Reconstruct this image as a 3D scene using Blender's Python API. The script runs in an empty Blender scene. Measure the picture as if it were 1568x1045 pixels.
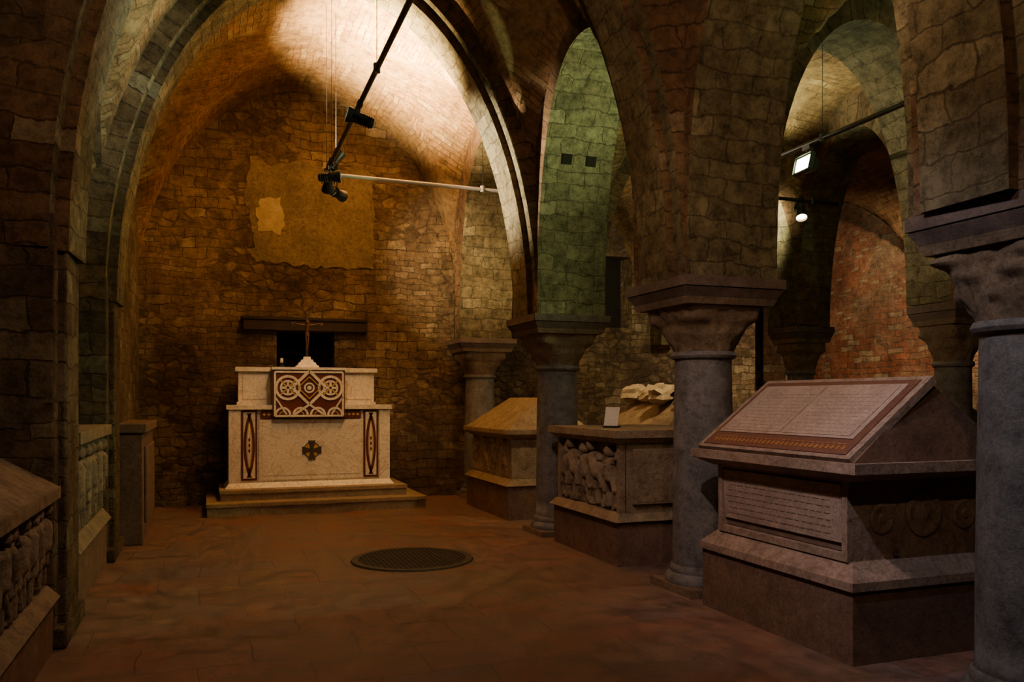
import bpy, math, random
from mathutils import Vector, Matrix, noise
random.seed(7)
D=bpy.data; C=bpy.context
# ------------------------------------------------------------------ mesh builder
class MB:
    def __init__(s): s.v=[];s.f=[];s.uv=[];s.m=[];s.M=None
    def face(s,pts,mat=0,uv=None):
        P=[Vector(p) for p in pts]
        if uv is None:
            n=Vector((0,0,0))
            for i in range(len(P)):
                a=P[i];b=P[(i+1)%len(P)];n+=a.cross(b)
            ax=[abs(n.x),abs(n.y),abs(n.z)];k=ax.index(max(ax))
            uv=[((p.y,p.z) if k==0 else (p.x,p.z) if k==1 else (p.x,p.y)) for p in P]
        if s.M: P=[s.M@p for p in P]
        i0=len(s.v); s.v+= [tuple(p) for p in P]; s.f.append(tuple(range(i0,i0+len(P)))); s.uv.append(uv); s.m.append(mat)
    def box(s,x0,x1,y0,y1,z0,z1,mat=0):
        s.fr((x0,x1,y0,y1),(x0,x1,y0,y1),z0,z1,mat)
    def fr(s,A,B,z0,z1,mat=0):
        a=[(A[0],A[2],z0),(A[1],A[2],z0),(A[1],A[3],z0),(A[0],A[3],z0)]
        b=[(B[0],B[2],z1),(B[1],B[2],z1),(B[1],B[3],z1),(B[0],B[3],z1)]
        s.face(a[::-1],mat); s.face(b,mat)
        for i in range(4):
            j=(i+1)%4; s.face([a[i],a[j],b[j],b[i]],mat)
    def rings(s,R,mat=0,cap=True,su=1.0):
        n=len(R[0])
        for k in range(len(R)-1):
            for i in range(n):
                j=(i+1)%n
                s.face([R[k][i],R[k][j],R[k+1][j],R[k+1][i]],mat)
        if cap: s.face(R[0][::-1],mat); s.face(R[-1],mat)
    def lathe(s,prof,c=(0,0,0),seg=32,mat=0,cap=True):
        R=[[(c[0]+r*math.cos(2*math.pi*i/seg),c[1]+r*math.sin(2*math.pi*i/seg),c[2]+z) for i in range(seg)] for r,z in prof]
        s.rings(R,mat,cap)
    def tube(s,p0,p1,r,mat=0,seg=10,r1=None):
        p0=Vector(p0);p1=Vector(p1);d=p1-p0
        q=d.to_track_quat('Z','Y'); r1=r if r1 is None else r1
        R=[]
        for p,rr in((p0,r),(p1,r1)):
            R.append([tuple(p+q@Vector((rr*math.cos(2*math.pi*i/seg),rr*math.sin(2*math.pi*i/seg),0))) for i in range(seg)])
        s.rings(R,mat)
    def sphere(s,c,r,mat=0,sc=(1,1,1),seg=14):
        R=[]
        for k in range(1,8):
            t=math.pi*k/8; rr=r*math.sin(t); z=-r*math.cos(t)
            R.append([(c[0]+sc[0]*rr*math.cos(2*math.pi*i/seg),c[1]+sc[1]*rr*math.sin(2*math.pi*i/seg),c[2]+sc[2]*z) for i in range(seg)])
        s.rings(R,mat)
    def build(s,name,mats,bevel=0,smooth=True,parent=None,seg=2):
        me=D.meshes.new(name); me.from_pydata(s.v,[],s.f)
        ul=me.uv_layers.new(name="UVMap"); k=0
        for fi,u in enumerate(s.uv):
            for p in u: ul.data[k].uv=p; k+=1
        for m in mats: me.materials.append(m)
        me.polygons.foreach_set('material_index',s.m)
        import bmesh
        bm=bmesh.new();bm.from_mesh(me)
        bmesh.ops.remove_doubles(bm,verts=bm.verts,dist=0.0004)
        bmesh.ops.recalc_face_normals(bm,faces=bm.faces)
        bm.to_mesh(me);bm.free()
        if smooth:
            me.shade_smooth(); me.set_sharp_from_angle(angle=math.radians(38))
        o=D.objects.new(name,me); C.scene.collection.objects.link(o)
        if bevel:
            b=o.modifiers.new('b','BEVEL'); b.width=bevel;b.segments=seg;b.limit_method='ANGLE';b.angle_limit=math.radians(40)
        if parent: o.parent=parent
        return o
def empty(name,loc=(0,0,0)):
    e=D.objects.new(name,None); C.scene.collection.objects.link(e); e.location=loc; e.empty_display_size=.1; return e

# ------------------------------------------------------------------ materials
def newmat(name):
    m=D.materials.new(name); m.use_nodes=True; nt=m.node_tree; b=nt.nodes['Principled BSDF']; return m,nt,b
def N(nt,t,**kw):
    n=nt.nodes.new(t)
    for k,v in kw.items():
        if k in n.inputs: n.inputs[k].default_value=v
        else: setattr(n,k,v)
    return n
def mixc(nt,fac,a,b,mode='MIX'):
    n=nt.nodes.new('ShaderNodeMix'); n.data_type='RGBA'; n.blend_type=mode
    for s,v in((n.inputs[0],fac),(n.inputs[6],a),(n.inputs[7],b)):
        if hasattr(v,'links') or hasattr(v,'is_output'): nt.links.new(v,s)
        else: s.default_value=v if not isinstance(v,tuple) else (*v,1) if len(v)==3 else v
    return n.outputs[2]
def ramp(nt,inp,p0,p1,c0=(0,0,0,1),c1=(1,1,1,1)):
    r=nt.nodes.new('ShaderNodeValToRGB'); r.color_ramp.elements[0].position=p0; r.color_ramp.elements[1].position=p1
    r.color_ramp.elements[0].color=c0; r.color_ramp.elements[1].color=c1
    nt.links.new(inp,r.inputs[0]); return r.outputs[0]
def masonry(name,c1,c2,mortar,bw=.42,bh=.2,c3=None,bump=.9,distort=.06,stain=.62,rough=.9,small=True,rubble=0,thr=.5,mort=.011,pale=None,relief=.7,patchy=.6,plaster=None):
    m,nt,b=newmat(name); L=nt.links.new
    uv=N(nt,'ShaderNodeUVMap'); tc=N(nt,'ShaderNodeNewGeometry')
    nz=N(nt,'ShaderNodeTexNoise',Scale=3.0,Detail=6.0,Roughness=.6); L(uv.outputs[0],nz.inputs['Vector'])
    sub=N(nt,'ShaderNodeVectorMath',operation='SUBTRACT'); L(nz.outputs['Color'],sub.inputs[0]); sub.inputs[1].default_value=(.5,.5,.5)
    mul=N(nt,'ShaderNodeVectorMath',operation='SCALE'); L(sub.outputs[0],mul.inputs[0]); mul.inputs['Scale'].default_value=distort*2.4
    add=N(nt,'ShaderNodeVectorMath',operation='ADD'); L(uv.outputs[0],add.inputs[0]); L(mul.outputs[0],add.inputs[1])
    def brick(w,h,ms,off,bwc=False):
        t=N(nt,'ShaderNodeTexBrick'); t.offset=off
        t.inputs['Scale'].default_value=1;t.inputs['Brick Width'].default_value=w;t.inputs['Row Height'].default_value=h
        t.inputs['Mortar Size'].default_value=ms;t.inputs['Mortar Smooth'].default_value=.9;t.inputs['Bias'].default_value=0
        if bwc: t.inputs['Color1'].default_value=(0,0,0,1);t.inputs['Color2'].default_value=(1,1,1,1);t.inputs['Mortar'].default_value=(0,0,0,1)
        else: t.inputs['Color1'].default_value=(*c1,1);t.inputs['Color2'].default_value=(*c2,1);t.inputs['Mortar'].default_value=(*mortar,1)
        L(add.outputs[0],t.inputs['Vector']); return t
    A=brick(bw,bh,mort,.5)
    col=A.outputs['Color'];fac=A.outputs['Fac']
    if pale:
        t=brick(bw,bh,mort,.5,True); col=mixc(nt,ramp(nt,t.outputs['Color'],.80,.86),col,pale)
        col=mixc(nt,ramp(nt,t.outputs['Color'],.10,.18,(.6,.6,.6,1),(0,0,0,1)),col,tuple(k*.5 for k in c2))
    def blend(scale,th,c_,f_,seed,soft=.015):
        nonlocal col,fac
        n2=N(nt,'ShaderNodeTexNoise',Scale=scale,Detail=3.0)
        off=N(nt,'ShaderNodeVectorMath',operation='ADD'); L(tc.outputs['Position'],off.inputs[0]); off.inputs[1].default_value=(seed,seed*2,seed)
        L(off.outputs[0],n2.inputs['Vector'])
        k=ramp(nt,n2.outputs['Fac'],th-soft,th+soft)
        col=mixc(nt,k,col,c_)
        fm=N(nt,'ShaderNodeMix'); L(k,fm.inputs[0]);L(fac,fm.inputs[2])
        if f_ is None: fm.inputs[3].default_value=0
        else: L(f_,fm.inputs[3])
        fac=fm.outputs[0]
    if small:
        B=brick(bw*.62,bh*.6,mort*.8,.43); bc=B.outputs['Color']
        if pale:
            t=brick(bw*.62,bh*.6,mort*.8,.43,True); bc=mixc(nt,ramp(nt,t.outputs['Color'],.80,.86),bc,pale)
        blend(.75,thr,bc,B.outputs['Fac'],0)
    if rubble:
        mp=N(nt,'ShaderNodeMapping'); mp.inputs['Scale'].default_value=(1/(bw*.6),1/(bh*.85),1); L(add.outputs[0],mp.inputs[0])
        v1=N(nt,'ShaderNodeTexVoronoi'); v1.inputs['Scale'].default_value=1; v1.inputs['Randomness'].default_value=.7; L(mp.outputs[0],v1.inputs['Vector'])
        v2=N(nt,'ShaderNodeTexVoronoi',feature='DISTANCE_TO_EDGE'); v2.inputs['Scale'].default_value=1; v2.inputs['Randomness'].default_value=.7; L(mp.outputs[0],v2.inputs['Vector'])
        cc=ramp(nt,v1.outputs['Color'],.2,.8,(*[k*.7 for k in c2],1),(*[min(1,k*1.15) for k in c1],1))
        ed=ramp(nt,v2.outputs['Distance'],.02,.16,(1,1,1,1),(0,0,0,1))
        blend(.9,rubble,mixc(nt,ed,cc,mortar),ed,7.3)
    if plaster: blend(1.6,plaster[0],plaster[1],None,3.1,.05)
    n3=N(nt,'ShaderNodeTexNoise',Scale=1.1,Detail=6.0,Roughness=.7); L(tc.outputs['Position'],n3.inputs['Vector'])
    if c3: col=mixc(nt,ramp(nt,n3.outputs['Fac'],.44,.60),col,mixc(nt,patchy,col,c3))
    n4=N(nt,'ShaderNodeTexNoise',Scale=9.0,Detail=10.0,Roughness=.8); L(tc.outputs['Position'],n4.inputs['Vector'])
    dk=ramp(nt,n4.outputs['Fac'],.36,.58,(1-stain,1-stain,1-stain,1),(1.2,1.2,1.2,1))
    col=mixc(nt,1.0,col,dk,'MULTIPLY')
    n5=N(nt,'ShaderNodeTexNoise',Scale=.6,Detail=6.0,Roughness=.65); L(tc.outputs['Position'],n5.inputs['Vector'])
    col=mixc(nt,1.0,col,ramp(nt,n5.outputs['Fac'],.38,.58,(.45,.42,.40,1),(1,1,1,1)),'MULTIPLY')
    L(col,b.inputs['Base Color']); b.inputs['Roughness'].default_value=rough; b.inputs['Specular IOR Level'].default_value=.25
    inv=N(nt,'ShaderNodeMath',operation='SUBTRACT'); inv.inputs[0].default_value=1; L(fac,inv.inputs[1])
    sc2=N(nt,'ShaderNodeMath',operation='MULTIPLY'); L(inv.outputs[0],sc2.inputs[0]); sc2.inputs[1].default_value=relief
    hs=N(nt,'ShaderNodeMath',operation='MULTIPLY_ADD'); L(n4.outputs['Fac'],hs.inputs[0]); hs.inputs[1].default_value=2.8; L(sc2.outputs[0],hs.inputs[2])
    bp=N(nt,'ShaderNodeBump',Strength=bump,Distance=.06); L(hs.outputs[0],bp.inputs['Height']); L(bp.outputs[0],b.inputs['Normal'])
    return m
def stone(name,c1,c2,scale=5,rough=.7,bump=.25,veins=False,spec=.3,dist=.01,pits=0):
    m,nt,b=newmat(name); L=nt.links.new
    g=N(nt,'ShaderNodeNewGeometry')
    n=N(nt,'ShaderNodeTexNoise',Scale=scale,Detail=8.0,Roughness=.7); L(g.outputs['Position'],n.inputs['Vector'])
    col=ramp(nt,n.outputs['Fac'],.32,.66,(*c1,1),(*c2,1))
    n2=N(nt,'ShaderNodeTexNoise',Scale=scale*9,Detail=5.0,Roughness=.7); L(g.outputs['Position'],n2.inputs['Vector'])
    col=mixc(nt,1.0,col,ramp(nt,n2.outputs['Fac'],.3,.6,(.68,.66,.64,1),(1.05,1.05,1.05,1)),'MULTIPLY')
    if veins:
        w=N(nt,'ShaderNodeTexNoise',Scale=scale*.5,Detail=3.0,Distortion=2.5); L(g.outputs['Position'],w.inputs['Vector'])
        r=nt.nodes.new('ShaderNodeValToRGB'); e=r.color_ramp.elements; e[0].position=.46;e[1].position=.54;e[0].color=(1,1,1,1);e[1].color=(1,1,1,1)
        k=e.new(.5);k.color=(.8,.77,.73,1); L(w.outputs['Fac'],r.inputs[0]); col=mixc(nt,1.0,col,r.outputs[0],'MULTIPLY')
    h=n2.outputs['Fac']
    if pits:
        n7=N(nt,'ShaderNodeTexNoise',Scale=14.0,Detail=9.0,Roughness=.8); L(g.outputs['Position'],n7.inputs['Vector'])
        pk=ramp(nt,n7.outputs['Fac'],.36,.5,(.45,.42,.4,1),(1,1,1,1)); col=mixc(nt,pits,col,mixc(nt,1.0,col,pk,'MULTIPLY'))
        ma=N(nt,'ShaderNodeMath',operation='MULTIPLY_ADD'); L(n7.outputs['Fac'],ma.inputs[0]); ma.inputs[1].default_value=2.0; L(n2.outputs['Fac'],ma.inputs[2]); h=ma.outputs[0]
    L(col,b.inputs['Base Color']); b.inputs['Roughness'].default_value=rough; b.inputs['Specular IOR Level'].default_value=spec
    bp=N(nt,'ShaderNodeBump',Strength=bump,Distance=dist); L(h,bp.inputs['Height']); L(bp.outputs[0],b.inputs['Normal'])
    return m
def emis(name,c,s):
    m,nt,b=newmat(name); b.inputs['Base Color'].default_value=(0,0,0,1); b.inputs['Emission Color'].default_value=(*c,1); b.inputs['Emission Strength'].default_value=s; return m
M_wall=masonry('masonry_tan',(.48,.35,.20),(.29,.20,.12),(.20,.15,.10),.32,.14,c3=(.20,.135,.09),thr=.50,rubble=.52,pale=(.60,.48,.31),distort=.075,patchy=.65,relief=.85)
M_wallred=masonry('masonry_red',(.48,.18,.085),(.32,.11,.055),(.34,.23,.14),.28,.09,c3=(.40,.30,.19),thr=.52,rubble=.6,pale=(.5,.36,.22))
M_left=masonry('masonry_left',(.31,.23,.14),(.22,.155,.095),(.14,.10,.065),.40,.19,c3=(.20,.12,.07),small=True,thr=.53,pale=(.40,.33,.21),relief=.5,distort=.075)
M_arch=masonry('arch_voussoirs',(.43,.25,.135),(.26,.15,.09),(.16,.105,.07),.50,.15,c3=(.34,.24,.15),small=False,distort=.075,pale=(.50,.38,.25),relief=.6)
M_archsof=masonry('arch_soffit',(.41,.36,.22),(.30,.265,.16),(.22,.185,.115),.31,.155,c3=(.28,.22,.125),small=False,distort=.08,stain=.68,pale=(.52,.46,.30),relief=.45)
M_vault=masonry('vault_rubble',(.58,.34,.155),(.41,.23,.105),(.29,.175,.09),.30,.085,c3=(.50,.33,.17),thr=.58,stain=.55,bump=.9,pale=(.64,.45,.24),relief=.4,plaster=(.56,(.50,.32,.16)))
M_plaster=stone('old_plaster',(.13,.105,.065),(.25,.195,.12),3,.9,.7,dist=.02,pits=.8)
M_fresco=stone('fresco_plaster',(.26,.21,.13),(.40,.33,.22),6,.9,.3)
M_gran=stone('granite_grey',(.105,.105,.112),(.225,.225,.235),7,.62,.7,spec=.4,pits=.5)
M_cap=stone('capital_stone',(.20,.145,.10),(.35,.26,.185),6,.8,.9,pits=.8,dist=.02)
M_abac=stone('abacus_slate',(.08,.06,.055),(.17,.125,.11),6,.65,.7,pits=.5)
M_marble=stone('altar_marble',(.74,.68,.55),(.88,.83,.71),4,.45,.1,veins=True,spec=.5)
M_tombL=stone('tomb_marble_pink',(.27,.20,.17),(.44,.34,.295),5,.75,.7,veins=True,pits=.7,dist=.015)
M_tombM=stone('tomb_limestone',(.25,.185,.125),(.43,.34,.235),6,.75,.8,pits=.7,dist=.015)
M_tombD=stone('tomb_plinth',(.13,.078,.06),(.22,.14,.105),5,.8,.6,pits=.5)
M_tombG=stone('tomb_grey',(.20,.16,.115),(.36,.29,.21),5,.8,.8,pits=.8,dist=.015)
M_step=stone('altar_step_stone',(.24,.18,.12),(.38,.29,.19),5,.75,.5,pits=.5)
M_mosR=stone('mosaic_red',(.085,.022,.016),(.155,.045,.028),60,.4,.3)
M_mosG=stone('mosaic_gold',(.45,.3,.1),(.7,.5,.2),60,.35,.3)
M_mosD=stone('mosaic_dark',(.04,.035,.03),(.09,.075,.055),60,.4,.3)
M_wood=stone('dark_wood',(.035,.018,.01),(.08,.04,.02),9,.6,.3)
M_black=stone('black_metal',(.015,.015,.017),(.03,.03,.032),20,.4,.05,spec=.5)
M_white=stone('white_metal',(.5,.49,.46),(.6,.59,.56),20,.4,.02,spec=.5)
M_iron=stone('cast_iron',(.03,.026,.024),(.06,.05,.045),20,.6,.3,spec=.4)
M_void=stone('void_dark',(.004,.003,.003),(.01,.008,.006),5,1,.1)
M_paper=stone('paper_card',(.6,.58,.52),(.7,.68,.62),10,.8,.02)
M_gapshade=stone('painted_gap_shade',(.12,.08,.06),(.18,.12,.1),10,.8,.1)  # dark tone painted for shade in the panel gap and small hole
def floormat():
    m,nt,b=newmat('floor_paving'); L=nt.links.new
    g=N(nt,'ShaderNodeNewGeometry'); 
    nz=N(nt,'ShaderNodeTexNoise',Scale=1.8,Detail=7.0,Roughness=.65); L(g.outputs['Position'],nz.inputs['Vector'])
    sc=N(nt,'ShaderNodeVectorMath',operation='SCALE'); L(nz.outputs['Color'],sc.inputs[0]); sc.inputs['Scale'].default_value=.12
    ad=N(nt,'ShaderNodeVectorMath',operation='ADD'); L(g.outputs['Position'],ad.inputs[0]); L(sc.outputs[0],ad.inputs[1])
    t=N(nt,'ShaderNodeTexBrick'); t.inputs['Scale'].default_value=1;t.inputs['Brick Width'].default_value=.62;t.inputs['Row Height'].default_value=.5
    t.inputs['Mortar Size'].default_value=.008; t.inputs['Mortar Smooth'].default_value=.8
    t.inputs['Color1'].default_value=(.15,.115,.115,1);t.inputs['Color2'].default_value=(.20,.10,.078,1);t.inputs['Mortar'].default_value=(.10,.066,.055,1)
    L(ad.outputs[0],t.inputs['Vector'])
    n1=N(nt,'ShaderNodeTexNoise',Scale=1.1,Detail=8.0,Roughness=.72); L(g.outputs['Position'],n1.inputs['Vector'])
    col=mixc(nt,ramp(nt,n1.outputs['Fac'],.42,.58),t.outputs['Color'],(.175,.118,.09))
    n2=N(nt,'ShaderNodeTexNoise',Scale=4.5,Detail=12.0,Roughness=.78); L(g.outputs['Position'],n2.inputs['Vector'])
    col=mixc(nt,1.0,col,ramp(nt,n2.outputs['Fac'],.36,.64,(.38,.37,.42,1),(1.35,1.25,1.2,1)),'MULTIPLY')
    n6=N(nt,'ShaderNodeTexNoise',Scale=1.3,Detail=7.0,Roughness=.7); L(g.outputs['Position'],n6.inputs['Vector'])
    col=mixc(nt,ramp(nt,n6.outputs['Fac'],.52,.68),col,mixc(nt,.45,col,(.26,.06,.035)))
    L(col,b.inputs['Base Color'])
    rr=ramp(nt,n2.outputs['Fac'],.36,.64,(.34,.34,.34,1),(.70,.70,.70,1)); L(rr,b.inputs['Roughness'])
    h=N(nt,'ShaderNodeMath',operation='MULTIPLY_ADD'); L(t.outputs['Fac'],h.inputs[0]); h.inputs[1].default_value=-.15; L(n2.outputs['Fac'],h.inputs[2])
    bp=N(nt,'ShaderNodeBump',Strength=.7,Distance=.03); L(h.outputs[0],bp.inputs['Height']); L(bp.outputs[0],b.inputs['Normal'])
    return m
M_floor=floormat()

# ------------------------------------------------------------------ room shell
YB=12.5
mb=MB(); mb.box(-1.9,9.9,-1.9,12.95,-.2,0); mb.build('floor',[M_floor])
mb=MB(); hx0,hx1,hz0,hz1=.95,1.78,1.9,2.5
mb.box(-1.9,hx0,YB,YB+.45,0,6.4); mb.box(hx1,4.3,YB,YB+.45,0,6.4)
mb.box(hx0,hx1,YB,YB+.45,0,hz0); mb.box(hx0,hx1,YB,YB+.45,hz1,6.4)
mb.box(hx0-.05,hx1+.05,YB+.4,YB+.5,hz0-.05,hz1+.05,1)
dx0,dx1,dz=5.75,6.75,3.9
mb.box(4.3,dx0,YB,YB+.45,0,6.4,2); mb.box(dx1,9.9,YB,YB+.45,0,6.4,2); mb.box(dx0,dx1,YB,YB+.45,dz,6.4,2); mb.box(dx0,dx1,YB,YB+.45,0,2.7,2)
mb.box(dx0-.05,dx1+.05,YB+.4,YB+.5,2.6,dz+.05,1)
mb.build('wall_back',[M_wall,M_void,M_wall])
mb=MB(); mb.box(-1.9,-1.5,-1.9,8.6,0,6.4); mb.box(-1.9,-.88,8.6,YB,0,6.4); mb.build('wall_left',[M_left])
mb=MB(); mb.box(9.5,9.9,-1.9,YB,0,6.4)
for y in(3.6,6.3,11.9): mb.box(9.2,9.5,y-.3,y+.3,0,6.4,1)
mb.build('wall_right',[M_wallred,M_arch])
mb=MB(); mb.box(-1.9,9.9,-1.9,-1.5,0,6.4); mb.build('wall_front',[M_left])

mb=MB()
def patch(mb,pts,y0,y1,mat=0):
    f=[(x,y0,z) for x,z in pts]; bk=[(x,y1,z) for x,z in pts]
    mb.face(f,mat); mb.face(bk[::-1],mat)
    n=len(f)
    for i in range(n):
        j=(i+1)%n; mb.face([f[i],bk[i],bk[j],f[j]],mat)
def rough_outline(pts,seed,amp=.035,step=.09):
    out=[];r=random.Random(seed)
    for i in range(len(pts)):
        a=Vector(pts[i]);b=Vector(pts[(i+1)%len(pts)]);n=max(1,int((b-a).length/step))
        for k in range(n):
            p=a.lerp(b,k/n); out.append((p.x+r.uniform(-amp,amp),p.y+r.uniform(-amp,amp)))
    return out
pts=[(.62,3.5),(1.7,3.44),(2.34,3.46),(2.36,4.2),(2.34,4.9),(2.1,5.0),(1.7,4.86),(1.3,5.02),(.9,4.9),(.6,5.0),(.5,4.4),(.62,3.95)]
patch(mb,rough_outline(pts,2,.03,.06),YB-.012,YB+.01); patch(mb,rough_outline([(.7,3.95),(1.02,3.9),(1.06,4.1),(.98,4.42),(.72,4.4),(.66,4.15)],4,.03,.05),YB-.018,YB,1)
mb.build('wall_plaster',[M_plaster,M_fresco])

# ------------------------------------------------------------------ arches
def arch(mb,p0,p1,thick,marg0,marg1,zs,zc,ztop,e=2.2,n=40,ring=.34,mf=0,ms=1,mw=2):
    p0=Vector((*p0,0));p1=Vector((*p1,0)); d=(p1-p0); Lg=d.length; d.normalize(); nn=Vector((-d.y,d.x,0))
    s0=marg0; s1=Lg-marg1; c=(s0+s1)/2; a=(s1-s0)/2; b=zc-zs
    P=[];O=[];A=[0]
    for i in range(n+1):
        t=math.pi*i/n; cs=-math.cos(t); sn=max(0,math.sin(t))
        s=a*math.copysign(abs(cs)**(2/e),cs); z=b*sn**(2/e); P.append((c+s,zs+z))
    for i in range(n+1):
        q0=P[max(0,i-1)];q1=P[min(n,i+1)]; tx,tz=q1[0]-q0[0],q1[1]-q0[1]; l=math.hypot(tx,tz) or 1
        nx,nz=-tz/l,tx/l
        if i==0: nx,nz=-1,0
        if i==n: nx,nz=1,0
        os=P[i][0]+nx*ring; oz=min(ztop,P[i][1]+nz*ring)
        O.append((min(Lg,max(0,os)),oz))
        if i: A.append(A[-1]+math.dist(P[i],P[i-1]))
    def W(s,z,o): p=p0+d*s+nn*o; return (p.x,p.y,z)
    for sd in(-1,1):
        o=sd*thick/2
        for i in range(n):
            q=[W(*P[i],o),W(*P[i+1],o),W(*O[i+1],o),W(*O[i],o)]
            mb.face(q if sd<0 else q[::-1],mf,([(0.02,A[i]),(0.02,A[i+1]),(.36,A[i+1]),(.36,A[i])] if sd<0 else [(.36,A[i]),(.36,A[i+1]),(.02,A[i+1]),(.02,A[i])]))
            q=[(O[i]),(O[i+1]),(O[i+1][0],ztop),(O[i][0],ztop)]
            if O[i+1][0]-O[i][0]>1e-4:
                u=list(q); q=[W(*k,o) for k in q]; mb.face(q if sd<0 else q[::-1],mw,u if sd<0 else u[::-1])
        for (sa,sb) in((0,O[0][0]),(O[n][0],Lg)):
            if sb-sa>1e-4:
                u=[(sa,zs),(sb,zs),(sb,ztop),(sa,ztop)]; q=[W(*k,o) for k in u]; mb.face(q,mw,u)
    for i in range(n):
        mb.face([W(*P[i],-thick/2),W(*P[i],thick/2),W(*P[i+1],thick/2),W(*P[i+1],-thick/2)],ms,[(0,A[i]),(thick,A[i]),(thick,A[i+1]),(0,A[i+1])])
    for sa,sb in((0,s0),(s1,Lg)):
        if sb-sa>1e-4: mb.face([W(sa,zs,-thick/2),W(sa,zs,thick/2),W(sb,zs,thick/2),W(sb,zs,-thick/2)],ms)
MA=[M_arch,M_archsof,M_arch]
ZT=6.19
cols=[(3.7,2.85),(3.7,5.67),(3.7,8.6),(3.95,12.2)]
colsN=[(3.7,-.1)]+cols
row2=[(6.4,0.2),(6.5,3.0),(6.7,6.0),(7.05,8.6),(7.3,12.3)]
leftp=[(-1.2,.2),(-1.2,3.1),(-1.2,6.0),(-1.2,8.8),(-1.2,12.5)]
ZA=2.41
for i in range(4):
    mb=MB(); last=i==3
    arch(mb,colsN[i],colsN[i+1],.80,.34 if i==1 else .40,.40 ,ZA,4.95,ZT,e=2.3)
    if i==2:
        for hx in(3.56,3.84):
            a=[(hx-.055,8.015,3.98),(hx+.055,8.015,3.98),(hx+.055,7.985,4.08),(hx-.055,7.985,4.08)]
            b=[(p[0],p[1]+.06,p[2]) for p in a]
            mb.face(a,3); mb.face(b[::-1],3)
            for q in range(4): r_=(q+1)%4; mb.face([a[q],b[q],b[r_],a[r_]],3)
    mb.build('stone_arch',MA+[M_void])
for i in range(4):
    mb=MB(); arch(mb,row2[i],row2[i+1],.46,.28,.28,2.4,4.5,ZT,e=2.1); mb.build('stone_arch',MA)
for i in range(3):
    mb=MB(); arch(mb,leftp[i],leftp[i+1],.60,.30,.30,2.6,4.75,ZT,e=2.2); mb.build('stone_arch',[M_left,M_left,M_left])
for i in(0,1,2):
    mb=MB(); L=(-1.2,leftp[i+1][1]); R=cols[i]
    arch(mb,L,R,.78,.34,.38,ZA,5.94,ZT,e=2.03,n=56); arch(mb,L,R,.50,.42,.44,ZA,5.85,ZT,e=2.03,n=56)
    mb.build('stone_arch',MA)
for i,j in((0,1),(1,2),(2,3)):
    mb=MB(); arch(mb,cols[i],row2[j],.62,.40,.26,ZA,4.7,ZT,e=2.1); mb.build('stone_arch',MA)
for j,y in((1,3.6),(2,6.3)):
    mb=MB(); arch(mb,row2[j],(9.5,y),.5,.26,.3,2.4,4.3,ZT,e=2.1); mb.build('stone_arch',MA)
for x,y in leftp[1:4]:
    mb=MB(); f=-.86
    mb.box(-1.49,f,y-.395,y+.395,0,2.62,0); mb.box(-1.49,f+.05,y-.25,y+.25,0,2.43,0); mb.box(-1.49,f+.07,y-.41,y+.41,0,.12,0)
    mb.build('stone_pier',[M_left],bevel=.015)

# ------------------------------------------------------------------ vaults
def vault(mb,x0,x1,y0,y1,zs,zc,ze,e=2.1,n=44,mat=0):
    B=zc-zs;Bg=ze-zs
    def prof(u): return (max(0,1-abs(u)**e))**(1/e)
    us=[-math.cos(math.pi*i/n) for i in range(n+1)]
    X=[(x0+x1)/2+u*(x1-x0)/2 for u in us]; Y=[(y0+y1)/2+u*(y1-y0)/2 for u in us]
    F=[zs+B*prof(u) for u in us]
    ax=[0];ay=[0]
    for i in range(n):
        ax.append(ax[-1]+math.hypot(X[i+1]-X[i],F[i+1]-F[i]))
        ay.append(ay[-1]+math.hypot(Y[i+1]-Y[i],B*(prof(us[i+1])-prof(us[i]))))
    def G(i,j):
        return zs+Bg*prof(us[j])+(B-Bg)*(1-us[i]**2)*prof(us[j])
    def Z(i,j):
        z=max(F[i],G(i,j)); p=noise.noise(Vector((X[i]*1.3,Y[j]*1.3,z)))*.05; return z+p
    for i in range(n):
        for j in range(n):
            im=F[i]+F[i+1]>G(i,j)+G(i+1,j+1)
            ij=((i,j),(i,j+1),(i+1,j+1),(i+1,j))
            mb.face([(X[a],Y[b_],Z(a,b_)) for a,b_ in ij],mat,[((Y[b_],ax[a]) if im else (X[a],ay[b_])) for a,b_ in ij])
mb=MB()
vault(mb,-1.0,3.42,-1.6,2.7,2.55,6.02,4.98)
vault(mb,-1.0,3.42,3.05,5.75,2.55,6.02,5.03)
vault(mb,-1.0,3.42,5.95,8.5,2.55,6.02,5.03)
vault(mb,-.95,3.72,8.8,12.55,2.5,6.0,5.1)
for a,b_ in((-.1,2.7),(2.95,5.75),(5.75,8.5),(8.7,12.5)): vault(mb,4.0,6.95,a,b_,2.55,4.95,4.9)
for a,b_ in((-.1,3.4),(3.4,6.2),(6.2,8.9),(8.9,12.5)): vault(mb,6.8,9.55,a,b_,2.5,4.7,4.6)
mb.box(-1.9,9.9,-1.9,12.95,6.2,6.4)
mb.build('ceiling',[M_vault])

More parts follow.
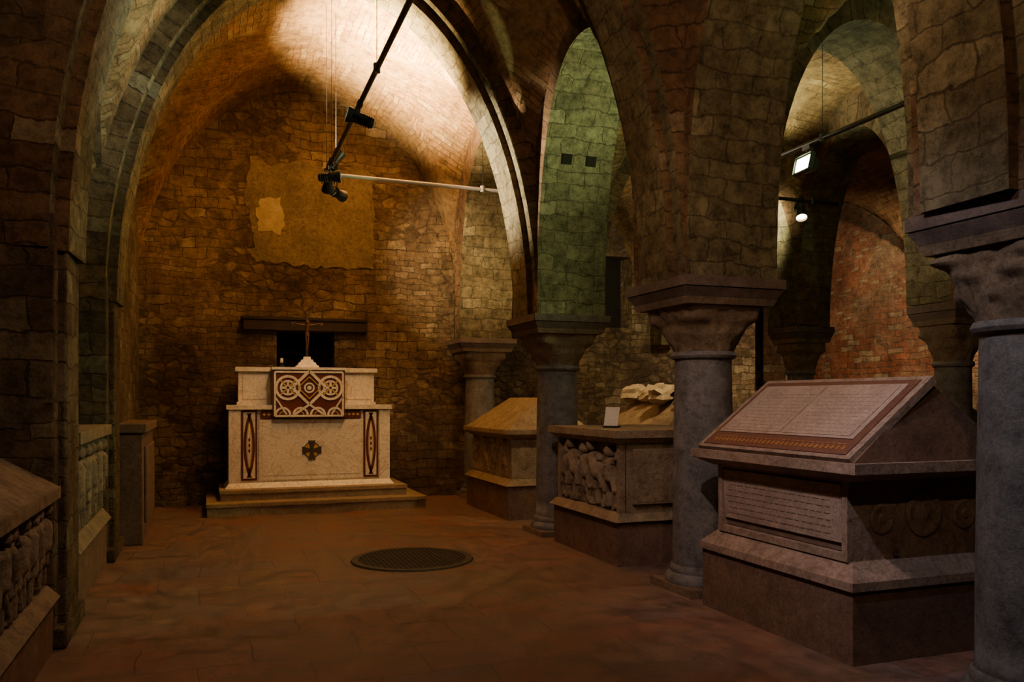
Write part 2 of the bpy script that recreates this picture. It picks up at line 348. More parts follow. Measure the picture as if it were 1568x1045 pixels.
# ------------------------------------------------------------------ columns
def column(x,y,ztop,dia,aw,matS,style=0,rot=0):
    mb=MB(); r=dia/2; hA=.20; hC=.34; zc0=ztop-hA-hC
    w=aw/2
    mb.box(x-r*1.3,x+r*1.3,y-r*1.3,y+r*1.3,0,.06,0)
    prof=[(r*1.26,.06),(r*1.28,.09),(r*1.22,.12),(r*1.1,.14),(r*1.12,.16),(r*1.08,.19),(r*1.02,.2)]
    mb.lathe(prof,(x,y,0),40,1)
    sh=[(r*1.03,.2)]+[(r*(1.02-.08*(k/10)**1.5),.2+(zc0-.06-.2)*k/10) for k in range(11)]+[(r*1.05,zc0-.05),(r*1.1,zc0-.03),(r*1.05,zc0)]
    mb.lathe(sh,(x,y,0),40,1)
    R=[];seg=80;K=26
    for k in range(K+1):
        t=k/K; ex=2+8*t**1.5; rad=r*.98+(w*.80-r*.98)*(t**1.5)
        ring=[]
        for i in range(seg):
            th=2*math.pi*i/seg
            c,s_=math.cos(th),math.sin(th); q=(abs(c)**ex+abs(s_)**ex)**(-1/ex)
            rr=rad*q
            if style==0:
                rr+=math.exp(-((t-.40)/.16)**2)*.015*abs(math.cos(2*th))**1.0+math.exp(-((t-.72)/.12)**2)*.04*abs(math.sin(2*th))**6
                rr-=math.exp(-((t-.55)/.1)**2)*.012
            else:
                a1=abs(math.cos(4*th)); a2=abs(math.sin(4*th))
                rr+=.03*math.exp(-((t-.36)/.1)**2)*a1**1.5+.035*math.exp(-((t-.66)/.1)**2)*a2**1.5+.06*math.exp(-((t-.88)/.08)**2)*abs(math.sin(2*th))**4
                rr+=.010*math.cos(32*th)*math.exp(-((t-.4)/.3)**2)
            rr+=.014*noise.noise(Vector((c*4,s_*4,t*4+x+y)))+.007*noise.noise(Vector((c*11,s_*11,t*11+x)))
            ring.append((x+rr*c,y+rr*s_,zc0+hC*t))
        R.append(ring)
    mb.rings(R,2)
    z=ztop-hA
    mb.fr((x-w*.86,x+w*.86,y-w*.86,y+w*.86),(x-w*.92,x+w*.92,y-w*.92,y+w*.92),z,z+.05,2)
    mb.fr((x-w*.90,x+w*.90,y-w*.90,y+w*.90),(x-w,x+w,y-w,y+w),z+.05,z+.12,3)
    mb.box(x-w*1.02,x+w*1.02,y-w*1.02,y+w*1.02,z+.125,ztop,3)
    return mb.build('stone_column',[M_cap,matS,M_cap,M_abac],bevel=.008)
for i,(x,y) in enumerate(cols): column(x,y,ZA,.47 if i else .5,.88 if i else .78,M_gran,style=1 if i==0 else 0)
for x,y in row2[1:4]: column(x,y,2.4,.34,.56,M_gran)

# ------------------------------------------------------------------ reliefs
def relief(mb,org,ud,W,H,nd,caps,nx,nz,depth=1.0,mat=0,seed=0):
    org=Vector(org);ud=Vector(ud);nd=Vector(nd)
    G=[[0]*(nz+1) for _ in range(nx+1)]
    for (a,b,c,d,r,l) in caps:
        i0=max(0,int((min(a,c)-r)/W*nx));i1=min(nx,int((max(a,c)+r)/W*nx)+1)
        j0=max(0,int((min(b,d)-r)/H*nz));j1=min(nz,int((max(b,d)+r)/H*nz)+1)
        dx,dz=c-a,d-b;LL=dx*dx+dz*dz
        for i in range(i0,i1+1):
            for j in range(j0,j1+1):
                px,pz=i/nx*W-a,j/nz*H-b
                t=0 if LL<1e-9 else max(0,min(1,(px*dx+pz*dz)/LL))
                q=r*r-((px-t*dx)**2+(pz-t*dz)**2)
                if q>0: G[i][j]=max(G[i][j],math.sqrt(q)*depth+l)
    def P(i,j):
        u=i/nx*W;w=j/nz*H
        h=G[i][j]+.004*noise.noise(Vector((u*25,w*25,seed)))
        if i in(0,nx) or j in(0,nz): h=-.01
        return tuple(org+ud*u+Vector((0,0,w))+nd*h)
    for i in range(nx):
        for j in range(nz): mb.face([P(i,j),P(i+1,j),P(i+1,j+1),P(i,j+1)],mat)
def figure(cx,z0,h,rnd,lean=0,wing=False,l=.012):
    c=[];H=h
    hip=(cx,z0+.5*H);sh=(cx+lean*.3*H,z0+.78*H);hd=(sh[0]+lean*.12*H,z0+.92*H)
    c.append((hd[0],hd[1],hd[0]+.005,hd[1]+.02*H,.085*H,l+.01))
    c.append((hip[0],hip[1],sh[0],sh[1]-.05*H,.105*H,l)); c.append((sh[0]-.09*H,sh[1]-.02*H,sh[0]+.09*H,sh[1]-.02*H,.055*H,l))
    for s in(-1,1):
        kx=hip[0]+s*rnd.uniform(.05,.2)*H; kz=z0+.27*H+rnd.uniform(0,.06)*H
        c.append((hip[0]+s*.05*H,hip[1],kx,kz,.06*H,l)); fx=kx+rnd.uniform(-.14,.14)*H
        c.append((kx,kz,fx,z0+.03*H,.042*H,l*.6)); c.append((fx,z0+.025*H,fx+s*.07*H,z0+.02*H,.03*H,0))
        ex=sh[0]+s*rnd.uniform(.16,.28)*H; ez=sh[1]-rnd.uniform(-.1,.2)*H
        c.append((sh[0]+s*.1*H,sh[1],ex,ez,.04*H,l)); c.append((ex,ez,ex+s*rnd.uniform(-.15,.15)*H,ez+rnd.uniform(-.12,.2)*H,.033*H,l))
    if wing:
        for k in range(4): c.append((sh[0]-.05*H,sh[1],sh[0]-(.2+.04*k)*H,sh[1]+(.16-.08*k)*H,.026*H,0))
    return c

# ------------------------------------------------------------------ sarcophagi
def frameface_x(mb,X,y0,y1,z0,z1,t,p,mat):
    mb.box(X-p,X,y0,y1,z0,z0+t,mat);mb.box(X-p,X,y0,y1,z1-t,z1,mat);mb.box(X-p,X,y0,y0+t,z0+t,z1-t,mat);mb.box(X-p,X,y1-t,y1,z0+t,z1-t,mat)
mb=MB()
mb.box(3.39,4.62,3.70,5.20,0,.42,1)
mb.fr((3.37,4.64,3.68,5.22),(3.37,4.64,3.68,5.22),.42,.47,0)
mb.fr((3.38,4.63,3.69,5.21),(3.47,4.54,3.79,5.12),.47,.56,0)
mb.box(3.50,4.52,3.81,5.09,.56,1.06,0)
frameface_x(mb,3.50,3.81,5.09,.56,1.06,.045,.05,0)
mb.fr((3.475,3.5,3.87,5.04),(3.455,3.5,3.87,5.04),.66,1.0,2)
mb.box(3.492,3.5,3.86,5.05,.61,.655,3)  # dark strip painted for the shadow in the gap below the panel
mb.fr((3.44,4.58,3.76,5.15),(3.35,4.67,3.64,5.27),1.03,1.08,0)
mb.box(3.34,4.68,3.63,5.28,1.08,1.14,0)
xr=3.98;zr=1.60;lo=1.14
def prism(mb,x0,x1,xr,y0,y1,ins,z0,z1,mat):
    a=[(x0,y0,z0),(x1,y0,z0),(x1,y1,z0),(x0,y1,z0)]; r0=(xr,y0+ins,z1);r1=(xr,y1-ins,z1)
    mb.face(a[::-1],mat);mb.face([a[0],a[1],r0],mat);mb.face([a[2],a[3],r1],mat);mb.face([a[1],a[2],r1,r0],mat);mb.face([a[3],a[0],r0,r1],mat)
prism(mb,3.38,4.62,xr,3.68,5.24,.05,lo,zr,1)
sd=Vector((xr-3.38,0,zr-lo));Ls=sd.length;sd.normalize();nrm=Vector((-sd.z,0,sd.x))
def slab(u0,u1,w0,w1,h0,h1,mat):
    o=Vector((3.38,0,lo))
    def Q(u,w,h): p=o+sd*w+nrm*h; return (p.x,u,p.z)
    a=[Q(u0,w0,h0),Q(u1,w0,h0),Q(u1,w1,h0),Q(u0,w1,h0)];b=[Q(u0,w0,h1),Q(u1,w0,h1),Q(u1,w1,h1),Q(u0,w1,h1)]
    mb.face(a[::-1],mat);mb.face(b,mat)
    for i in range(4):
        j=(i+1)%4;mb.face([a[i],a[j],b[j],b[i]],mat)
slab(3.70,5.22,0.0,Ls+.02,-.02,.03,0)
slab(3.75,5.17,.03,Ls-.02,.03,.036,4)
slab(3.80,5.12,.16,Ls-.07,.036,.044,2)
slab(3.84,4.455,.18,Ls-.09,.044,.048,2);slab(4.47,5.08,.18,Ls-.09,.044,.048,2)
rl=random.Random(3)
for pg in(3.88,4.51):
    for k in range(11):
        w=.205+k*.037;u=pg
        while u<pg+.5:
            l=rl.uniform(.02,.06); slab(u,min(u+l,pg+.52),w,w+.006,.048,.0486,6); u+=l+.012
u=3.8
while u<5.1:
    slab(u,u+.02,.065,.10,.036,.039,5);slab(u+.01,u+.04,.112,.12,.036,.039,5);slab(u+.024,u+.034,.075,.085,.036,.039,5);u+=.045
for k in range(7):
    y=3.97
    while y<4.95:
        l=rl.uniform(.02,.07); mb.box(3.455-.0015+ (1-k/7)*.016,3.47,y,y+l,.70+k*.04,.706+k*.04,6); y+=l+.02
def disc(mb,x,y,z,r,t,mat,ax='y'):
    seg=24
    R=[]
    for rr,o in((r,0),(r,t*.6),(r*.85,t),(r*.7,t*.5),(r*.35,t*.5),(r*.25,t*1.1),(.005,t*1.2)):
        R.append([(x+rr*math.cos(2*math.pi*i/seg),y-o,z+rr*math.sin(2*math.pi*i/seg)) for i in range(seg)])
    mb.rings(R,mat,cap=True)
disc(mb,4.02,3.81,.82,.14,.018,0);disc(mb,3.70,3.81,.80,.09,.014,0);disc(mb,4.34,3.81,.80,.09,.014,0)
disc(mb,3.80,3.80,.60,.025,.004,3)  # dark disc painted as the shade of a small hole
M_page=stone('page_marble',(.31,.24,.215),(.43,.34,.305),6,.7,.4,pits=.4)
mb.build('inscribed_stone_sarcophagus',[M_tombL,M_tombD,M_page,M_gapshade,stone('border_brown',(.11,.05,.036),(.17,.075,.052),20,.7,.2),stone('bronze_scroll',(.25,.11,.04),(.38,.18,.065),30,.6,.2),stone('letters_soft',(.22,.165,.14),(.29,.22,.19),10,.8,.1)],bevel=.006)

mb=MB()
mb.box(3.44,4.58,6.62,8.08,0,.40,1)
mb.fr((3.40,4.62,6.58,8.12),(3.46,4.56,6.64,8.06),.40,.47,0)
mb.box(3.53,4.54,6.66,8.04,.47,1.13,0)
mb.box(3.47,3.54,6.66,6.71,.47,1.13,0);mb.box(3.47,3.54,7.99,8.04,.47,1.13,0)
mb.fr((3.46,4.56,6.64,8.06),(3.40,4.62,6.58,8.12),1.10,1.15,0)
mb.box(3.39,4.63,6.57,8.13,1.15,1.22,0)
mb.box(3.6,4.45,6.62,6.66,.55,1.05,0)
rnd=random.Random(11);caps=[]
for k in range(5):
    caps+=figure(.16+k*.25,.02,rnd.uniform(.52,.6),rnd,lean=rnd.uniform(-.6,.6),wing=k%2==0,l=.03)
for k in range(8): 
    u=rnd.uniform(.05,1.2);caps.append((u,.0,u+rnd.uniform(-.1,.1),rnd.uniform(.03,.10),.025,0.01))
relief(mb,(3.528,6.71,.48),(0,1,0),1.28,.62,(-1,0,0),caps,200,100,1.2,0,3)
caps=[]
for cx,cz,r in((.22,.2,.10),(.55,.25,.12),(.33,.40,.05)):
    for k in range(22):
        a=k*.45;q=r*(1-k/24);a2=(k+1)*.45;q2=r*(1-(k+1)/24)
        caps.append((cx+q*math.cos(a),cz+q*math.sin(a),cx+q2*math.cos(a2),cz+q2*math.sin(a2),.010,0))
relief(mb,(3.62,6.617,.56),(1,0,0),.82,.46,(0,-1,0),caps,90,50,.45,0,5)
mb.build('relief_stone_sarcophagus',[M_tombM,M_tombD],bevel=.008)

mb=MB()
mb.box(3.48,4.6,9.62,11.35,0,.42,1)
mb.fr((3.45,4.63,9.59,11.38),(3.53,4.55,9.67,11.3),.42,.5,0)
mb.box(3.55,4.53,9.69,11.28,.5,1.02,0)
mb.fr((3.53,4.55,9.67,11.3),(3.45,4.63,9.59,11.38),1.0,1.06,0); mb.box(3.44,4.64,9.58,11.39,1.06,1.12,0)
prism(mb,3.47,4.61,4.04,9.61,11.36,.28,1.12,1.52,0)
caps=[];
for k in range(4): caps+=figure(.22+k*.38,.02,.46,random.Random(k),0)
relief(mb,(3.548,9.72,.51),(0,1,0),1.53,.5,(-1,0,0),caps,110,50,.8,0,2)
caps=[(.15,.1,.45,.42,.014,0),(.75,.1,.45,.42,.014,0),(.25,.06,.45,.28,.014,0),(.65,.06,.45,.28,.014,0)]
relief(mb,(3.58,9.692,.52),(1,0,0),.92,.46,(0,-1,0),caps,60,40,.9,0,2)
mb.build('gabled_stone_sarcophagus',[M_tombM,M_tombD],bevel=.01)

def tomb(name,x0,x1,y0,y1,h,lid,mats,ins=.2):
    mb=MB()
    mb.box(x0+.04,x1-.04,y0+.04,y1-.04,0,h*.36,1)
    mb.fr((x0,x1,y0,y1),(x0+.07,x1-.07,y0+.07,y1-.07),h*.36,h*.43,0)
    mb.box(x0+.08,x1-.08,y0+.08,y1-.08,h*.43,h*.93,0)
    mb.fr((x0+.06,x1-.06,y0+.06,y1-.06),(x0,x1,y0,y1),h*.9,h*.95,0); mb.box(x0-.01,x1+.01,y0-.01,y1+.01,h*.95,h,0)
    if lid: prism(mb,x0+.03,x1-.03,(x0+x1)/2,y0+.03,y1-.03,ins,h,h+lid,0)
    for k in range(3):
        u=y0+.2+(y1-y0-.4)*k/2.0
        mb.box(x0+.05,x0+.08,u-.08,u+.08,h*.5,h*.85,0)
    return mb.build(name,mats,bevel=.01)
tomb('gabled_stone_sarcophagus',4.95,5.95,8.4,10.1,1.12,.42,[M_tombM,M_tombD])
tomb('plain_stone_sarcophagus',6.2,6.95,9.6,11.2,1.2,.3,[M_tombG,M_tombD])
tomb('plain_stone_sarcophagus',5.4,6.3,6.1,7.4,1.15,.35,[M_tombM,M_tombD])
tomb('plain_stone_sarcophagus',7.6,8.9,7.0,8.6,1.1,.35,[M_tombG,M_tombD])
mb=MB();rr=random.Random(5)
for k in range(7):
    c=Vector((5.42+rr.uniform(-.12,.12),8.62+k*.2,1.55+rr.uniform(-.01,.03)));R=[];sz=rr.uniform(.85,1.25)
    for a in range(1,8):
        t=math.pi*a/8;ring=[]
        for i in range(12):
            p=Vector((math.sin(t)*math.cos(i*math.pi/6),math.sin(t)*math.sin(i*math.pi/6),-math.cos(t)))
            q=(1+.6*noise.noise(p*1.7+Vector((k*3,0,0))))*sz
            ring.append(tuple(c+Vector((p.x*.16*q,p.y*.14*q,p.z*.11*q))))
        R.append(ring)
    mb.rings(R,0)
mb.build('broken_marble_fragments',[stone('fragment_marble',(.40,.33,.24),(.58,.49,.37),8,.8,.6,pits=.5)],smooth=False)
def lefttomb(name,y0,y1,h,lid,nf,seed):
    mb=MB();X=-.84;b=-1.49
    mb.box(b,X-.02,y0,y1,0,h*.33,1)
    mb.fr((b,X+.02,y0,y1),(b,X-.05,y0,y1),h*.33,h*.40,0)
    mb.box(b,X-.08,y0+.03,y1-.03,h*.40,h*.93,0); mb.box(b,X+.02,y0-.01,y1+.01,h*.93,h,0)
    if lid:
        a=[(X+.01,y0,h),(X+.01,y1,h),(b,y1,h),(b,y0,h)];t=h+lid;c=[(b+.25,y0+.12,t),(b+.25,y1-.12,t)]
        mb.face([a[0],a[1],c[1],c[0]],0);mb.face([a[1],a[2],c[1]],0);mb.face([a[2],a[3],c[0],c[1]],0);mb.face([a[3],a[0],c[0]],0);mb.face(a[::-1],0)
    rn=random.Random(seed);caps=[];W=y1-y0-.1;H=h*.52
    for k in range(nf): caps+=figure((k+.5)*W/nf,.01,H*.95,rn,lean=rn.uniform(-.3,.3),l=.02)
    relief(mb,(X-.078,y0+.05,h*.405),(0,1,0),W,H,(1,0,0),caps,int(W*110),60,1.1,0,seed)
    return mb.build(name,[M_tombG,M_tombD],bevel=.006)
lefttomb('relief_stone_sarcophagus',3.55,5.58,.98,.26,9,21)
lefttomb('relief_stone_sarcophagus',6.43,8.38,1.27,0,5,22)
mb=MB(); mb.box(-.87,-.62,9.3,11.0,0,1.15,0); mb.box(-.87,-.58,9.26,11.04,1.15,1.25,0); mb.box(-.62,-.59,9.5,10.8,.2,1.0,0); mb.build('stone_wall_tomb',[M_tombD],bevel=.012)

# ------------------------------------------------------------------ altar
YE=12.45
mb=MB()
mb.box(0,2.83,11.15,YE,0,.155,4);mb.box(-.01,2.84,11.13,YE,.12,.165,4)
mb.box(.16,2.62,11.42,YE,.165,.29,4);mb.box(.15,2.63,11.40,YE,.26,.305,4)
mb.fr((.22,2.49,11.62,12.3),(.27,2.44,11.68,12.3),.305,.37,0)
mb.box(.27,2.44,11.72,12.3,.36,1.36,0)
F=11.72
for x0,x1 in((.27,.42),(2.29,2.44)): mb.box(x0,x1,F-.035,F,.37,1.36,0)
for x0,x1 in((.43,.635),(2.07,2.275)):
    mb.box(x0,x1,F-.02,F,.40,1.35,1); mb.box(x0+.026,x1-.026,F-.026,F,.43,1.32,0)
    cx=(x0+x1)/2
    def lens(cx,z0,z1,w,y0,y1,mat,th=.012):
        n=20;zc=(z0+z1)/2;h=(z1-z0)/2
        for s in(-1,1):
            for i in range(n):
                q=[]
                for k in(i,i+1):
                    t=-1+2*k/n; ww=w*(1-t*t)**.8; q.append((cx+s*ww,zc+h*t)); 
                a0,a1=q; 
                o0=(a0[0]-s*th,a0[1]);o1=(a1[0]-s*th,a1[1])
                mb.face([(a0[0],y0,a0[1]),(a1[0],y0,a1[1]),(o1[0],y0,o1[1]),(o0[0],y0,o0[1])],mat)
    lens(cx,.44,1.31,.074,F-.0275,F,1,.036); lens(cx,.52,1.23,.034,F-.0275,F,2,.012)
    for z in(.80,.875,.95):
        patch(mb,[(cx,z-.035),(cx+.016,z),(cx,z+.035),(cx-.016,z)],F-.029,F-.02,1)
mb.box(.66,2.05,F-.02,F,.40,1.22,0)
mb.box(.70,2.01,F-.026,F-.005,.46,1.18,0)
mb.box(.68,2.03,F-.03,F,1.235,1.345,1)
for k in range(22): patch(mb,[(.70+k*.06,1.29),(.725+k*.06,1.27),(.75+k*.06,1.29),(.725+k*.06,1.31)],F-.034,F-.028,2)
mb.box(.24,2.47,11.66,12.3,1.36,1.42,0)
def annulus(cx,cz,r0,r1,y0,y1,mat,seg=28,a0=0,a1=2*math.pi):
    for i in range(seg):
        a=a0+(a1-a0)*i/seg;b=a0+(a1-a0)*(i+1)/seg
        p=[(cx+r*math.cos(t),cz+r*math.sin(t)) for r,t in((r0,a),(r1,a),(r1,b),(r0,b))]
        mb.face([(q[0],y0,q[1]) for q in p],mat)
        mb.face([(p[1][0],y0,p[1][1]),(p[1][0],y1,p[1][1]),(p[2][0],y1,p[2][1]),(p[2][0],y0,p[2][1])],mat)
        mb.face([(p[0][0],y0,p[0][1]),(p[3][0],y0,p[3][1]),(p[3][0],y1,p[3][1]),(p[0][0],y1,p[0][1])],mat)
cx,cz=1.355,.80
annulus(cx,cz,.0,.10,F-.03,F-.02,2);annulus(cx,cz,.10,.112,F-.034,F-.02,3)
for k in range(4):
    a=k*math.pi/2;c,s=math.cos(a),math.sin(a)
    q=[(.01,-.014),(.13,-.05),(.13,.05),(.01,.014)]
    patch(mb,[(cx+u*c-v*s,cz+u*s+v*c) for u,v in q],F-.042,F-.02,3)
R=11.93
mb.box(.40,2.26,R,12.3,1.42,1.88,0);mb.box(.36,2.30,R-.05,12.3,1.88,1.94,0);mb.box(.38,2.28,R-.02,12.3,1.42,1.46,0)
for x0,x1 in((.46,.78),(1.84,2.2)): mb.box(x0,x1,R-.012,R,1.5,1.84,0)
T=11.64;x0,x1,z0,z1=.83,1.80,1.24,1.90
mb.box(x0,x1,T,12.0,z0,z1,1);mb.box(x0+.022,x1-.022,T-.008,T,z0+.022,z1-.022,1);
mb.box(x0-.01,x1+.01,T-.03,12.0,z1,1.935,0)
fx=T-.018
def bar(p,q,w,mat,y0):
    dx,dz=q[0]-p[0],q[1]-p[1];l=math.hypot(dx,dz);nx,nz=-dz/l*w/2,dx/l*w/2
    patch(mb,[(p[0]+nx,p[1]+nz),(p[0]-nx,p[1]-nz),(q[0]-nx,q[1]-nz),(q[0]+nx,q[1]+nz)],y0,T,mat)
ccx,ccz=(x0+x1)/2,1.655
for cxx in(x0+.20,x1-.20):
    annulus(cxx,ccz,.138,.172,fx,T,0);annulus(cxx,ccz,.08,.105,fx,T,0,24)
    for k in range(4):
        a=k*math.pi/2+math.pi/4; bar((cxx+.02*math.cos(a),ccz+.02*math.sin(a)),(cxx+.14*math.cos(a),ccz+.14*math.sin(a)),.02,2,fx-.002)
        a=k*math.pi/2; bar((cxx+.0*math.cos(a),ccz+.0*math.sin(a)),(cxx+.075*math.cos(a),ccz+.075*math.sin(a)),.03,0,fx-.003)
dm=[(ccx,ccz+.23),(ccx+.23,ccz),(ccx,ccz-.23),(ccx-.23,ccz)]
for i in range(4): bar(dm[i],dm[(i+1)%4],.038,0,fx-.005)
dm=[(ccx,ccz+.15),(ccx+.15,ccz),(ccx,ccz-.15),(ccx-.15,ccz)]
for i in range(4): bar(dm[i],dm[(i+1)%4],.012,2,fx-.005)
annulus(ccx,ccz,.05,.072,fx,T,0,20);annulus(ccx,ccz,0,.03,fx,T,0,16)
for k in range(4):
    cxx=x0+.135+k*.233; annulus(cxx,z0+.045,.08,.108,fx,T,0,18,0,math.pi); annulus(cxx,z0+.045,.035,.05,fx-.001,T,2,14,0,math.pi)
for s in(-1,1): bar((ccx,ccz-.23),(ccx+s*.2,z0+.05),.028,0,fx-.004)
for s in(-1,1): bar((ccx+s*.45,ccz-.13),(ccx+s*.30,z0+.05),.022,0,fx-.004)
for a,b in(((x0+.03,z0+.03),(x1-.03,z0+.03)),((x0+.03,z1-.03),(x1-.03,z1-.03)),((x0+.03,z0+.03),(x0+.03,z1-.03)),((x1-.03,z0+.03),(x1-.03,z1-.03))): bar(a,b,.026,0,fx-.004)
mb.build('mosaic_altar',[M_marble,M_mosR,M_mosG,M_mosD,M_step],bevel=0)

mb=MB();x,y=1.33,12.06
for k,(w,z) in enumerate(((.17,1.94),(.13,1.98),(.09,2.02),(.055,2.06))): mb.fr((x-w,x+w,y-w*.6,y+w*.6),(x-w*.85,x+w*.85,y-w*.5,y+w*.5),z,z+.04,0)
mb.tube((x,y,2.1),(x,y,2.16),.02,1)
mb.box(x-.018,x+.018,y-.012,y+.012,2.1,2.72,1);mb.box(x-.2,x+.2,y-.012,y+.012,2.54,2.58,1)
for px,pz in((x-.2,2.56),(x+.2,2.56),(x,2.72)): mb.sphere((px,y,pz),.026,2,(1,.6,1))
yy=y-.03
mb.sphere((x+.01,yy-.01,2.585),.024,2,(1,1,1.25));mb.tube((x,yy,2.56),(x,yy,2.44),.034,2,r1=.024);mb.tube((x,yy,2.45),(x,yy,2.39),.03,2,r1=.033)
for s in(-1,1):
    mb.tube((x+s*.025,yy,2.545),(x+s*.1,yy,2.55),.013,2,r1=.01);mb.tube((x+s*.1,yy,2.55),(x+s*.18,yy+.01,2.575),.01,2,r1=.007)
    mb.tube((x+s*.014,yy,2.4),(x+s*.012,yy-.02,2.3),.017,2,r1=.012);mb.tube((x+s*.012,yy-.02,2.3),(x+s*.004,yy,2.2),.012,2,r1=.008)
mb.build('altar_crucifix',[M_marble,M_wood,stone('bronze',(.06,.03,.015),(.12,.065,.03),20,.4,.2)])
mb=MB();mb.lathe([(.04,1.94),(.042,1.96),(.02,1.975),(.02,2.0),(.032,2.01)],(.98,12.02,0),16,1);mb.lathe([(.02,2.01),(.02,2.07),(.004,2.075)],(.98,12.02,0),16,0);mb.tube((.98,12.02,2.07),(.98,12.02,2.085),.002,1)
mb.build('altar_candle',[M_paper,M_black])
mb=MB();mb.box(.48,2.24,12.38,12.49,2.49,2.66,0);mb.box(.46,2.26,12.36,12.49,2.64,2.69,0);mb.build('wooden_lintel_beam',[stone('lintel_wood',(.012,.007,.005),(.03,.016,.01),9,.6,.3)],bevel=.01)

# ------------------------------------------------------------------ floor grate
mb=MB();cx,cy=1.80,7.6
mb.lathe([(.50,0.002),(.50,.016),(.56,.016),(.57,.002)],(cx,cy,0),56,0,cap=False)
mb.lathe([(.5,.003),(.0005,.003)],(cx,cy,0),56,1,cap=False)
for k in range(-11,12):
    o=k*.043;h=math.sqrt(max(0,.5**2-o*o))
    mb.box(cx-h,cx+h,cy+o-.008,cy+o+.008,.002,.014,0);mb.box(cx+o-.008,cx+o+.008,cy-h,cy+h,.002,.012,0)
mb.build('floor_grate',[M_iron,M_void])
def card(x,y,z,w,h,ang,name):
    mb=MB();mb.M=Matrix.Translation((x,y,z))@Matrix.Rotation(ang,4,'Z')
    mb.fr((-w/2,w/2,-.004,.004),(-w/2,w/2,h*.35-.004,h*.35+.004),.02,h,0)
    mb.box(-w/2,w/2,-.02,h*.35+.02,0,.02,1);mb.tube((0,h*.35,.0),(0,h*.35,h*.9),.006,1)
    mb.build(name,[M_paper,M_black])
card(3.66,7.2,1.222,.14,.2,-.8,'information_card')
card(-1.0,6.75,1.272,.12,.26,.9,'information_card')

# ------------------------------------------------------------------ track rails and lamps
def rail(name,p0,p1,mat,hang):
    mb=MB();p0=Vector(p0);p1=Vector(p1)
    mb.tube(p0,p1,.022,0,12)
    for t in hang:
        p=p0.lerp(p1,t); mb.tube(p,(p.x,p.y,p.z+hang[t]),.003,1,6); mb.tube(p+Vector((0,0,-.03)),p+Vector((0,0,.04)),.028,0,10)
    return mb.build(name,[mat,M_black])
RZ=4.07
rail('ceiling_track_rail',(1.27,9.55,RZ),(1.18,.6,RZ),M_black,{.0:1.9,.05:1.9,.35:1.8,.75:1.8})
rail('ceiling_track_rail',(1.27,9.55,RZ-.02),(3.35,9.6,RZ-.02),M_white,{.05:1.85,.9:.95})
rail('ceiling_track_rail',(5.2,2.6,3.85),(5.2,7.2,3.85),M_black,{.2:1.1,.75:1.1})
rail('ceiling_track_rail',(5.15,7.9,3.82),(7.05,7.95,3.82),M_black,{.2:1.1,.8:.6})
def lamp(name,pos,target,color,power,size,blend=.6,stem=.12,kind='spot',glow=30,rad=.05,scale=1.0):
    pos=Vector(pos);d=(Vector(target)-pos).normalized();q=d.to_track_quat('Z','Y').to_matrix().to_4x4()
    e=empty(name,pos)
    mb=MB();mb.tube((0,0,0),(0,0,stem),.008,0);mb.box(-.02,.02,-.05,.05,stem-.02,stem+.03,0)
    mb.M=q
    s=scale
    if kind=='spot':
        mb.lathe([(.02*s,-.13*s),(.045*s,-.12*s),(.05*s,-.04*s),(.052*s,.03*s),(.068*s,.09*s),(.07*s,.115*s),(.062*s,.115*s),(.055*s,.085*s)],(0,0,0),24,0,cap=False)
        mb.lathe([(.055*s,.085*s),(.0005,.085*s)],(0,0,0),24,1,cap=False)
        for k in range(4): mb.lathe([(.05*s,-.1*s+k*.022),(.058*s,-.097*s+k*.022),(.05*s,-.09*s+k*.022)],(0,0,0),20,0,cap=False)
        mb.box(-.072*s,-.062*s,-.012,.012,-.06*s,.02*s,0);mb.box(.062*s,.072*s,-.012,.012,-.06*s,.02*s,0)
    else:
        mb.fr((-.07,.07,-.04,.04),(-.12,.12,-.08,.08),-.07,.05,0);mb.box(-.10,.10,-.06,.06,.05,.054,1)
        mb.box(-.13,-.12,-.08,.08,.02,.065,0);mb.box(.12,.13,-.08,.08,.02,.065,0);mb.box(-.12,.12,-.09,-.08,.02,.065,0);mb.box(-.12,.12,.08,.09,.02,.065,0)
    mb.build('lamp_housing',[M_black,emis(name+'_glow',color,glow)],parent=e)
    l=D.lights.new(name+'_light','SPOT');l.energy=power;l.color=color;l.spot_size=math.radians(size);l.spot_blend=blend;l.shadow_soft_size=rad
    o=D.objects.new('bulb',l);C.scene.collection.objects.link(o);o.parent=e
    o.location=d*(.13*s+.01);o.rotation_euler=d.to_track_quat('-Z','Y').to_euler()
    return e
WARM=(1.0,.62,.32);YEL=(1.0,.70,.32);GRN=(.78,1.0,.46);PINK=(1.0,.70,.58);COOL=(.72,.80,1.0)
# altar bay
lamp('added_fill_spot',(1.36,9.5,4.20),(2.35,9.85,5.9),(1.0,.67,.28),14500,112,1.0,-.12,rad=.08)
lamp('added_fill_spot',(1.27,9.42,3.93),(1.5,12.3,1.1),(1.0,.70,.42),95,60,.9,.14)
lamp('added_fill_spot',(1.40,9.62,3.86),(3.8,12.2,3.6),YEL,900,52,.9,.2)
lamp('added_fill_spot',(1.26,9.20,3.93),(3.35,8.72,4.1),(1.0,.80,.50),1300,62,.8,.14)  # extra spot added to brighten the arch soffit
# mid rail
lamp('added_fill_spot',(1.24,7.2,3.93),(-1.2,7.2,4.6),(.85,1.0,.68),310,100,.9,.12)
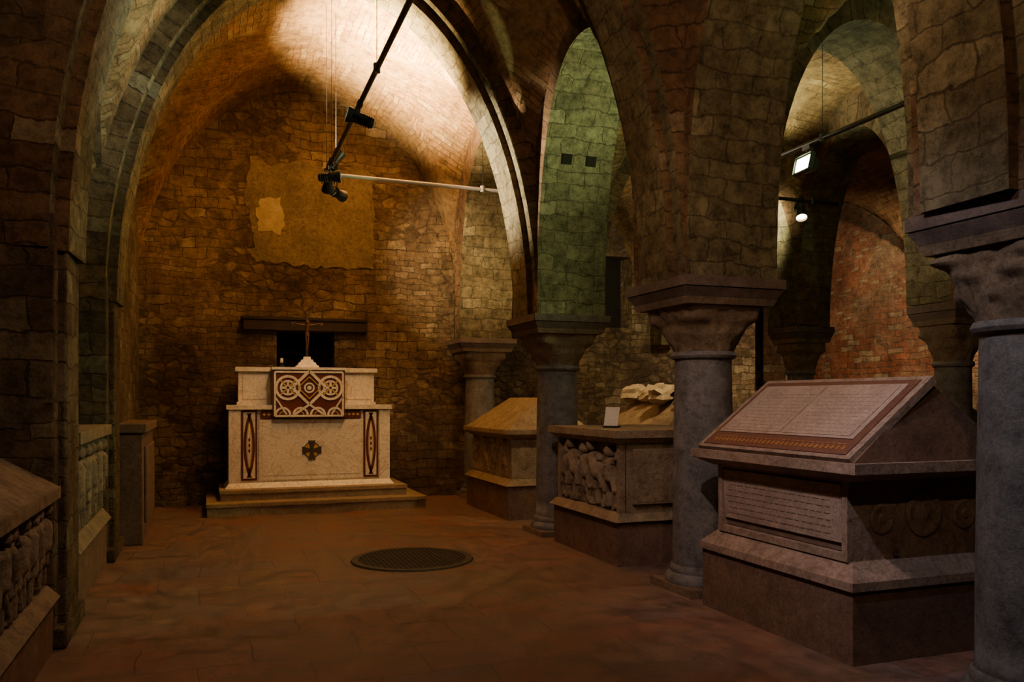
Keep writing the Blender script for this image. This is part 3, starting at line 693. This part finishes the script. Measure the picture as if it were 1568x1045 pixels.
# near rail (above the frame): unseen, mostly added fill spots
lamp('added_fill_spot',(1.22,3.4,3.93),(3.5,4.5,1.2),PINK,190,55,.9,.12)
lamp('added_fill_spot',(1.22,2.7,3.93),(3.6,3.1,1.4),COOL,110,45,.9,.12)  # cool fill added out of view for the near column and tomb
lamp('added_fill_spot',(1.22,3.0,4.0),(3.3,3.8,4.6),WARM,250,140,.9,.07)  # unseen uplight added to brighten the near arches
lamp('added_fill_spot',(1.22,3.8,3.93),(-1.0,6.0,2.2),WARM,95,115,.9,.12)  # unseen warm spot added to lift the left wall
lamp('added_fill_spot',(1.22,4.5,3.93),(3.5,7.4,.8),PINK,120,42,.9,.12)  # added spot, out of view, to bring out the carved relief
lamp('added_fill_spot',(1.22,4.2,3.93),(1.2,5.2,.0),(1.0,.66,.52),55,150,1.0,.12)  # unseen wide fill added over the floor
lamp('added_fill_spot',(1.20,1.0,3.93),(3.9,3.6,1.9),WARM,100,85,.9,.12)  # added out of frame to light the near arch face and tomb end
# right aisle
lamp('floodlight',(5.2,6.25,3.66),(3.7,6.4,4.0),GRN,340,150,.9,.16,kind='flood',glow=60)
lamp('floodlight',(5.2,3.2,3.72),(5.6,4.4,5.2),GRN,220,150,1.0,.1,kind='flood',glow=5)  # unseen flood added as green fill for the near aisle
lamp('added_fill_spot',(6.5,7.93,3.70),(6.0,7.0,2.0),WARM,60,120,.8,.12,glow=60)
lamp('added_fill_spot',(5.3,7.88,3.70),(4.9,10.5,.9),YEL,220,80,.9,.12)
lamp('added_fill_spot',(5.9,7.95,3.95),(5.7,7.2,4.9),(.95,.95,.5),150,150,1.0,-.12,glow=4)  # uplight added to brighten the aisle vault
lamp('added_fill_spot',(8.3,6.8,3.7),(9.4,9.6,2.4),(1.0,.68,.38),1000,90,.9,.12)  # hidden spot added to light the far right wall
lamp('added_fill_spot',(6.1,7.99,3.70),(7.6,11.5,4.0),(.95,.85,.45),260,110,.9,.12,glow=8)

w=D.worlds.new('World');C.scene.world=w;w.use_nodes=True;w.node_tree.nodes['Background'].inputs[0].default_value=(.02,.012,.008,1);w.node_tree.nodes['Background'].inputs[1].default_value=.3
cam=D.cameras.new('Camera');co=D.objects.new('Camera',cam);C.scene.collection.objects.link(co)
co.location=(0,0,1.5);co.rotation_euler=(math.radians(90),0,-math.radians(20.17))
cam.sensor_width=36;cam.lens=36*1271/1568;cam.shift_y=89/1568;cam.clip_start=.05
C.scene.camera=co
